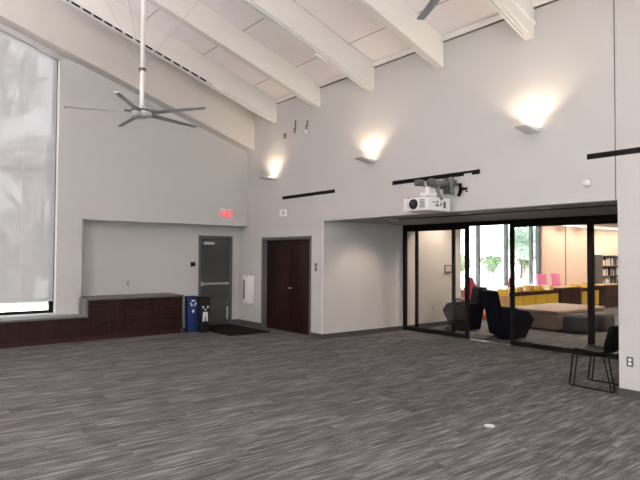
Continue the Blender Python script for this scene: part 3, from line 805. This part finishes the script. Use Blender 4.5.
make_lounge((3.64, 3.53, 0), math.radians(232), 'dark navy lounge chair facing left, behind the left glass panel')
make_lounge((4.95, 3.21, 0), math.radians(52), 'dark navy lounge chair facing right, behind the open glass doorway')

e = empty('side_table', (3.13, 4.20, 0), label='small dark side table between the wall and the left lounge chair', cat='table')
MB().box(-.18, .17, -.18, .17, .60, .63, .005, 1).build('tabletop', M['brown'], e, world=False)
for a, b in ((-.15, -.15), (.14, -.15), (.14, .14), (-.15, .14)):
    MB().box(a-.015, a+.015, b-.015, b+.015, 0, .60).build('leg', M['black'], e, world=False)

e = empty('ottoman_bench', (4.45, 5.9, 0), label='large square beige upholstered bench in the library', cat='ottoman')
MB().box(3.85, 5.15, 4.85, 7.1, .04, .36, .03, 3).build('base', M['beige'], e, smooth=True)
MB().box(3.84, 5.16, 4.84, 7.11, .362, .45, .03, 3).build('cushion', M['beige'], e, smooth=True)
MB().box(3.9, 5.1, 4.9, 7.05, 0, .04).build('plinth', M['brown'], e)
def pouf(loc, w, dd, h, m, label, rz):
    e = empty('pouf', loc, rz, label=label, cat='pouf', group='padded poufs beside the beige bench')
    MB().box(-w/2, w/2, -dd/2, dd/2, .02, h, .09, 5).build('cushion', m, e, world=False, smooth=True)
    MB().box(-w/2+.1, w/2-.1, -dd/2+.1, dd/2-.1, 0, .03).build('foot', M['black'], e, world=False)
pouf((5.50, 5.15, 0), .55, .62, .40, M['greyfab'], 'dark grey pouf against the beige bench', .1)
pouf((5.55, 5.86, 0), .55, .60, .40, M['greyfab2'], 'lighter grey pouf behind the dark grey one', .05)
e = empty('round_stool', (2.70, 5.55, 0), label='small round orange stool on the floor beyond the two lounge chairs', cat='stool')
MB().lathe([(.10, 0), (.17, .02), (.21, .10), (.19, .20), (.10, .25), (.03, .26)]).build('cushion', M['orange'], e, world=False, smooth=True)
MB().lathe([(.195, .09), (.214, .10), (.214, .115), (.20, .12)]).build('piping', M['brown'], e, world=False, smooth=True)

# book browsers
def books(e, x0, x1, y0, y1, z, seed):
    rnd = random.Random(seed); y = y0; cols = [M['yellow'], M['oak'], M['tagwhite'], M['shade_tan'], M['yellow']]
    k = 0
    while y < y1-.05:
        wd = rnd.uniform(.05, .16); h = rnd.uniform(.10, .24)
        b = MB().box(x0+.05, x1-.06-rnd.uniform(0, .1), y, min(y+wd-.012, y1), z, z+h, .003, 1).build('book', cols[rnd.randrange(5)])
        pos = ['nearest the glass doorway', 'in the middle of the row', 'at the far end of the row'][min(2, int(3*(y-y0)/(y1-y0)))]
        tag(b, e+' '+pos, 'book', 'books in the library browsers')
        y += wd
def browser(y0, y1, label, seed, blab):
    e = empty('book_browser', (2.85, (y0+y1)/2, 0), label=label, cat='book browser', group='yellow fronted book browsers')
    MB().box(2.62, 3.10, y0, y1, .10, .60).build('carcass', M['oak'], e)
    n = 4; d = (y1-y0)/n
    for k in range(n):
        MB().box(3.10, 3.115, y0+k*d+.02, y0+(k+1)*d-.02, .15, .60, .003, 1).build('front_panel', M['yellow'], e)
    MB().box(3.08, 3.125, y0, y1, .60, .70).box(2.62, 2.65, y0, y1, .60, .70).build('lip', M['brown'], e)
    for a in (y0+.03, y1-.07):
        for x in (2.66, 3.03): MB().box(x, x+.04, a, a+.04, 0, .10).build('leg', M['black'], e)
    books(blab, 2.65, 3.08, y0+.03, y1-.03, .601, seed)
browser(6.20, 8.70, 'long yellow and wood book browser beyond the beige bench', 3, 'small book standing in the long browser')
browser(10.12, 11.22, 'short yellow book browser between two dark brown cabinets', 5, 'small book standing in the short browser')
def dark_unit(y0, y1, label):
    e = empty('library_cabinet', (2.85, (y0+y1)/2, 0), label=label, cat='cabinet', group='dark brown library cabinets')
    MB().box(2.60, 3.10, y0, y1, 0, .73).build('carcass', M['brown'], e)
    MB().box(2.58, 3.12, y0-.01, y1+.01, .73, .755, .003, 1).build('cabinet_top', M['oak'], e)
    ym = (y0+y1)/2
    for a, b in ((y0+.02, ym-.005), (ym+.005, y1-.02)):
        MB().box(3.10, 3.112, a, b, .06, .70, .002, 1).build('door', M['brown'], e)
dark_unit(8.82, 10.05, 'dark brown cabinet between the long and the short book browsers')
dark_unit(11.30, 13.0, 'dark brown cabinet farthest right, in front of the bookshelf')
tag(MB().box(2.85, 2.87, 11.05, 11.19, .61, 1.0, .003, 1).build('display_book', M['tagwhite']), 'tall pale green book standing beside the right glass stile', 'book')

def chair_simple(name, loc, rz, m, label, group):
    e = empty(name, loc, rz, label=label, cat='chair', group=group)
    MB().box(-.25, .25, -.26, .26, .40, .47, .03, 3).build('seat', m, e, world=False, smooth=True)
    MB().hexa([(-.29, -.25, .45), (-.23, -.25, .45), (-.23, .25, .45), (-.29, .25, .45)], [(-.37, -.29, 1.08), (-.31, -.29, 1.08), (-.31, .29, 1.08), (-.37, .29, 1.08)], .025, 3).build('backrest', m, e, world=False, smooth=True)
    for a, b in ((-.22, -.22), (.2, -.22), (.2, .22), (-.22, .22)):
        MB().cyl((a, b, .41), (a*1.15, b*1.15, 0), .014, n=8).build('leg', M['steel'], e, world=False, smooth=True)
chair_simple('pink_chair', (1.75, 10.72, 0), math.radians(0), M['pink'], 'pink chair behind the book browser, left of the pair', 'pink library chairs')
chair_simple('pink_chair', (1.75, 11.62, 0), math.radians(0), M['pink'], 'pink chair behind the book browser, right of the pair', 'pink library chairs')
def red_chair(loc, rz, label):
    e = empty('red_chair', loc, rz, label=label, cat='chair', group='red library chairs')
    MB().box(-.27, .27, -.27, .27, .33, .44, .03, 3).build('seat', M['red'], e, world=False, smooth=True)
    q = MB(); q.prism([(-.25, .42), (.25, .42), (.20, .70), (.05, 1.04), (-.05, 1.04), (-.20, .70)], 'x', -.34, -.25, .02, 2)
    q.build('backrest', M['red'], e, world=False, smooth=True)
    for a, b in ((-.22, -.22), (.22, -.22), (.22, .22), (-.22, .22)):
        MB().cyl((a, b, .34), (a*1.1, b*1.1, 0), .014, n=8).build('leg', M['black'], e, world=False, smooth=True)
red_chair((1.6, 6.75, 0), math.radians(-30), 'red chair by the library window with a pointed back, behind the left glass stile')
red_chair((2.05, 7.35, 0), math.radians(200), 'red chair seen in the gap between the two dark lounge chairs')
e = empty('library_table', (1.25, 7.9, 0), label='low white table beneath the library window', cat='table')
MB().box(.85, 1.65, 7.75, 9.3, .60, .64, .01, 2).build('tabletop', M['white'], e)
for x in (.92, 1.55):
    for y in (7.84, 9.2): MB().cyl((x, y, 0), (x, y, .60), .02, n=10).build('leg', M['white'], e, smooth=True)

# low shelf near the left lounge chair
e = empty('low_shelf', (1.2, 5.6, 0), label='low white shelf unit by the library window edge', cat='shelf')
for z in (.05, .26, .47): MB().box(.82, 1.12, 5.3, 6.4, z, z+.025).build('shelf', M['white'], e)
MB().box(.82, 1.12, 5.27, 5.30, 0, .52).build('side_panel', M['white'], e); MB().box(.82, 1.12, 6.4, 6.43, 0, .52).build('side_panel', M['white'], e)
for y0, y1, z, mm, lab in ((5.75, 6.3, .285, 'red', 'block of red books on the upper level of the low white shelf'), (5.5, 6.2, .075, 'brown', 'block of dark books on the lower level of the low white shelf')):
    tag(MB().box(.86, 1.08, y0, y1, z, z+.15, .004, 1).build('book_box', M[mm]), lab, 'box')

# bookshelf against the far part of the west wall
e = empty('bookshelf', (.7, 17.3, 0), label='tall book-filled shelf against the far library wall', cat='bookshelf')
MB().box(.51, .53, 16.45, 19-.02, 0, 1.72).box(.51, .85, 16.43, 16.46, 0, 1.74).box(.51, .85, 18.95, 18.98, 0, 1.74).box(.51, .85, 17.70, 17.73, 0, 1.74).build('case', M['counter'], e)
for z in (.05, .46, .87, 1.28, 1.70): MB().box(.51, .85, 16.46, 18.95, z, z+.03).build('shelf', M['counter'], e)
rnd = random.Random(11)
bc = [M['brown'], M['lightgrey'], M['tagwhite'], M['shade_tan'], M['lightgrey'], M['white'], M['counter'], M['copper'], M['white']]
places = ['lowest', 'second lowest', 'second highest', 'top']
for r, z in enumerate((.08, .49, .90, 1.31)):
    y = 16.5
    while y < 18.85:
        wd = rnd.uniform(.035, .12)
        if y+wd > 17.69 and y < 17.74: y = 17.75; continue
        if rnd.random() < .85:
            b = MB().box(.56, .80+rnd.uniform(-.04, .03), y, y+wd-.008, z, z+rnd.uniform(.2, .34)).build('book', bc[rnd.randrange(9)])
            tag(b, 'small book on the %s shelf of the tall bookshelf, %s half' % (places[r], 'left' if y < 17.7 else 'right'), 'book', 'books on the tall bookshelf')
        y += wd
tag(MB().box(.501, .53, 16.5, 16.95, 1.76, 1.98, .004, 1).build('notice', M['tagwhite']), 'white notice box on the wall above the bookshelf', 'notice')
# tan shades on the far library wall
for y0, y1, lab in ((12.36, 14.03, 'tan shade panel on the library wall, left of the dark seam'), (14.12, 16.30, 'tan shade panel on the library wall, right of the dark seam')):
    e = empty('shade_panel', (.52, (y0+y1)/2, 0), label=lab, cat='window shade', group='tan shade panels in the library')
    MB().box(.505, .52, y0, y1, .10, 2.82).build('shade_cloth', M['shade_tan'], e)
    MB().box(.501, .535, y0, y1, .06, .10, .004, 1).build('bottom_bar', M['greymetal'], e)
structure('trim_10', MB().box(.501, .525, 14.04, 14.11, 0, 2.85), M['counter'])

# ------------------------------------------------------------------ outside
g = MB(); g.box(-60, -.6, -60, 70, -.14, -.02); g.box(-.6, 60, -60, -13.2, -.14, -.02); g.box(15.2, 60, -13.2, 70, -.14, -.02)
structure('ground', g, M['grass'])
def leaf_mesh(name, m, R, n, seed, squash=.8, nl=9, lr=(.35, .6), sp=.55):
    rnd = random.Random(seed); bm = bmesh.new()
    lobes = [(Vector((rnd.uniform(-sp, sp), rnd.uniform(-sp, sp), rnd.uniform(-.95*sp, sp)))*R, rnd.uniform(*lr)*R) for _ in range(nl)]
    for i in range(n):
        c0, r0 = lobes[rnd.randrange(nl)]
        d = Vector((rnd.gauss(0, 1), rnd.gauss(0, 1), rnd.gauss(0, 1))).normalized()
        p = c0+d*r0*rnd.uniform(.65, 1.0)
        p.z *= squash
        s = rnd.uniform(.09, .19)
        a = Vector((rnd.gauss(0, 1), rnd.gauss(0, 1), rnd.gauss(0, 1))).normalized(); b = a.orthogonal().normalized()
        v = [bm.verts.new(q) for q in (p-a*s, p-b*s*.55+a*.1*s, p+a*s, p+b*s*.55+a*.1*s)]
        bm.faces.new(v)
    me = bpy.data.meshes.new(name); bm.to_mesh(me); bm.free(); me.materials.append(m)
    return me
crowns = [leaf_mesh('crown_c', M['leaf'], 2.6, 5200, 5, 1.0, 20, (.16, .28), .85), leaf_mesh('crown_a', M['leaf'], 2.6, 5200, 1), leaf_mesh('crown_b', M['leaf_washed'], 2.6, 4200, 2)]
def tree(x, y, h, s, which, label):
    e = empty('tree', (x, y, -.02), label=label, cat='tree', group='trees outside the windows')
    o = bpy.data.objects.new('crown', crowns[(1, 2, 0)[which]]); C.objects.link(o); o.parent = e
    o.location = (0, 0, h); o.scale = (s, s, s); o.rotation_euler = (0, 0, x*1.7+y)
    q = MB(); q.tube([(0, 0, 0), (.05, .03, h*.4), (-.04, .05, h*.75), (0, 0, h*1.05)], .14*s, 8)
    for k in range(4):
        a = k*1.6+x; q.tube([(0, 0, h*.6), (math.cos(a)*.6*s, math.sin(a)*.6*s, h*.8), (math.cos(a)*1.3*s, math.sin(a)*1.3*s, h*1.02)], .05*s, 6)
    q.build('trunk', M['bark'], e, world=False, smooth=True)
tree(-10.5, -2.7, 4.9, 1.75, 2, 'leafy tree outside, nearest behind the left window shade')
tree(-24, 3.5, 6.6, 1.5, 1, 'tall tree with glare-washed leaves outside, behind the nearer one at the shaded window')
tree(-14, -13.5, 5.0, 1.5, 0, 'leafy tree outside beyond the left edge of the shaded window')
tree(-12.5, 32.2, 2.9, .85, 1, 'tree with glare-washed leaves outside the right end of the library window')
for x, y, h, sc, lab in ((-20, 30.6, .9, .42, 'small bush outside, left end of the library window'), (-21, 36.2, 1.1, .5, 'small bush outside, left of the second window mullion'),
                        (-20, 39.6, 1.0, .45, 'small bush outside, just right of the second window mullion'), (-20, 45, 1.4, .55, 'small bush outside near the doorway stile')):
    tree(x, y, h, sc, 0, lab)

# ------------------------------------------------------------------ light
wd = bpy.data.worlds.new('sky'); bpy.context.scene.world = wd; wd.use_nodes = True
N = wd.node_tree.nodes; L = wd.node_tree.links
bg = N['Background']
tc = N.new('ShaderNodeTexCoord'); sp = N.new('ShaderNodeSeparateXYZ'); L.new(tc.outputs['Generated'], sp.inputs[0])
rp = N.new('ShaderNodeValToRGB'); rp.color_ramp.elements[0].position = .0; rp.color_ramp.elements[0].color = (.96, .98, 1, 1)
rp.color_ramp.elements[1].position = .8; rp.color_ramp.elements[1].color = (.78, .88, 1, 1)
L.new(sp.outputs['Z'], rp.inputs[0]); L.new(rp.outputs[0], bg.inputs['Color'])
bg.inputs['Strength'].default_value = 2.9
S = bpy.data.lights.new('sun', 'SUN'); S.energy = 12; S.angle = .02; S.color = (1, .97, .9)
so = bpy.data.objects.new('sun', S); C.objects.link(so); so.location = (10, 5, 30)
so.rotation_euler = Vector((.55, .15, 1)).to_track_quat('Z', 'Y').to_euler()

# ------------------------------------------------------------------ camera
F = Vector((-0.78054883, 0.62445369, 0.02830392)); R = Vector((0.62481989, 0.78074809, 0.00570263)); U = Vector((0.0185372, -0.02213604, 0.9995831))
cam = bpy.data.cameras.new('camera'); co = bpy.data.objects.new('camera', cam); C.objects.link(co)
mw = Matrix(((R.x, U.x, -F.x, 11.51394), (R.y, U.y, -F.y, -6.97534), (R.z, U.z, -F.z, 1.65), (0, 0, 0, 1)))
co.matrix_world = mw
cam.sensor_width = 36; cam.lens = 557.8456/640*36; cam.clip_start = .05; cam.clip_end = 300
bpy.context.scene.camera = co
vs = bpy.context.scene.view_settings
vs.view_transform = 'Standard'; vs.look = 'None'; vs.exposure = 1.08; vs.gamma = 1
vs.use_curve_mapping = False
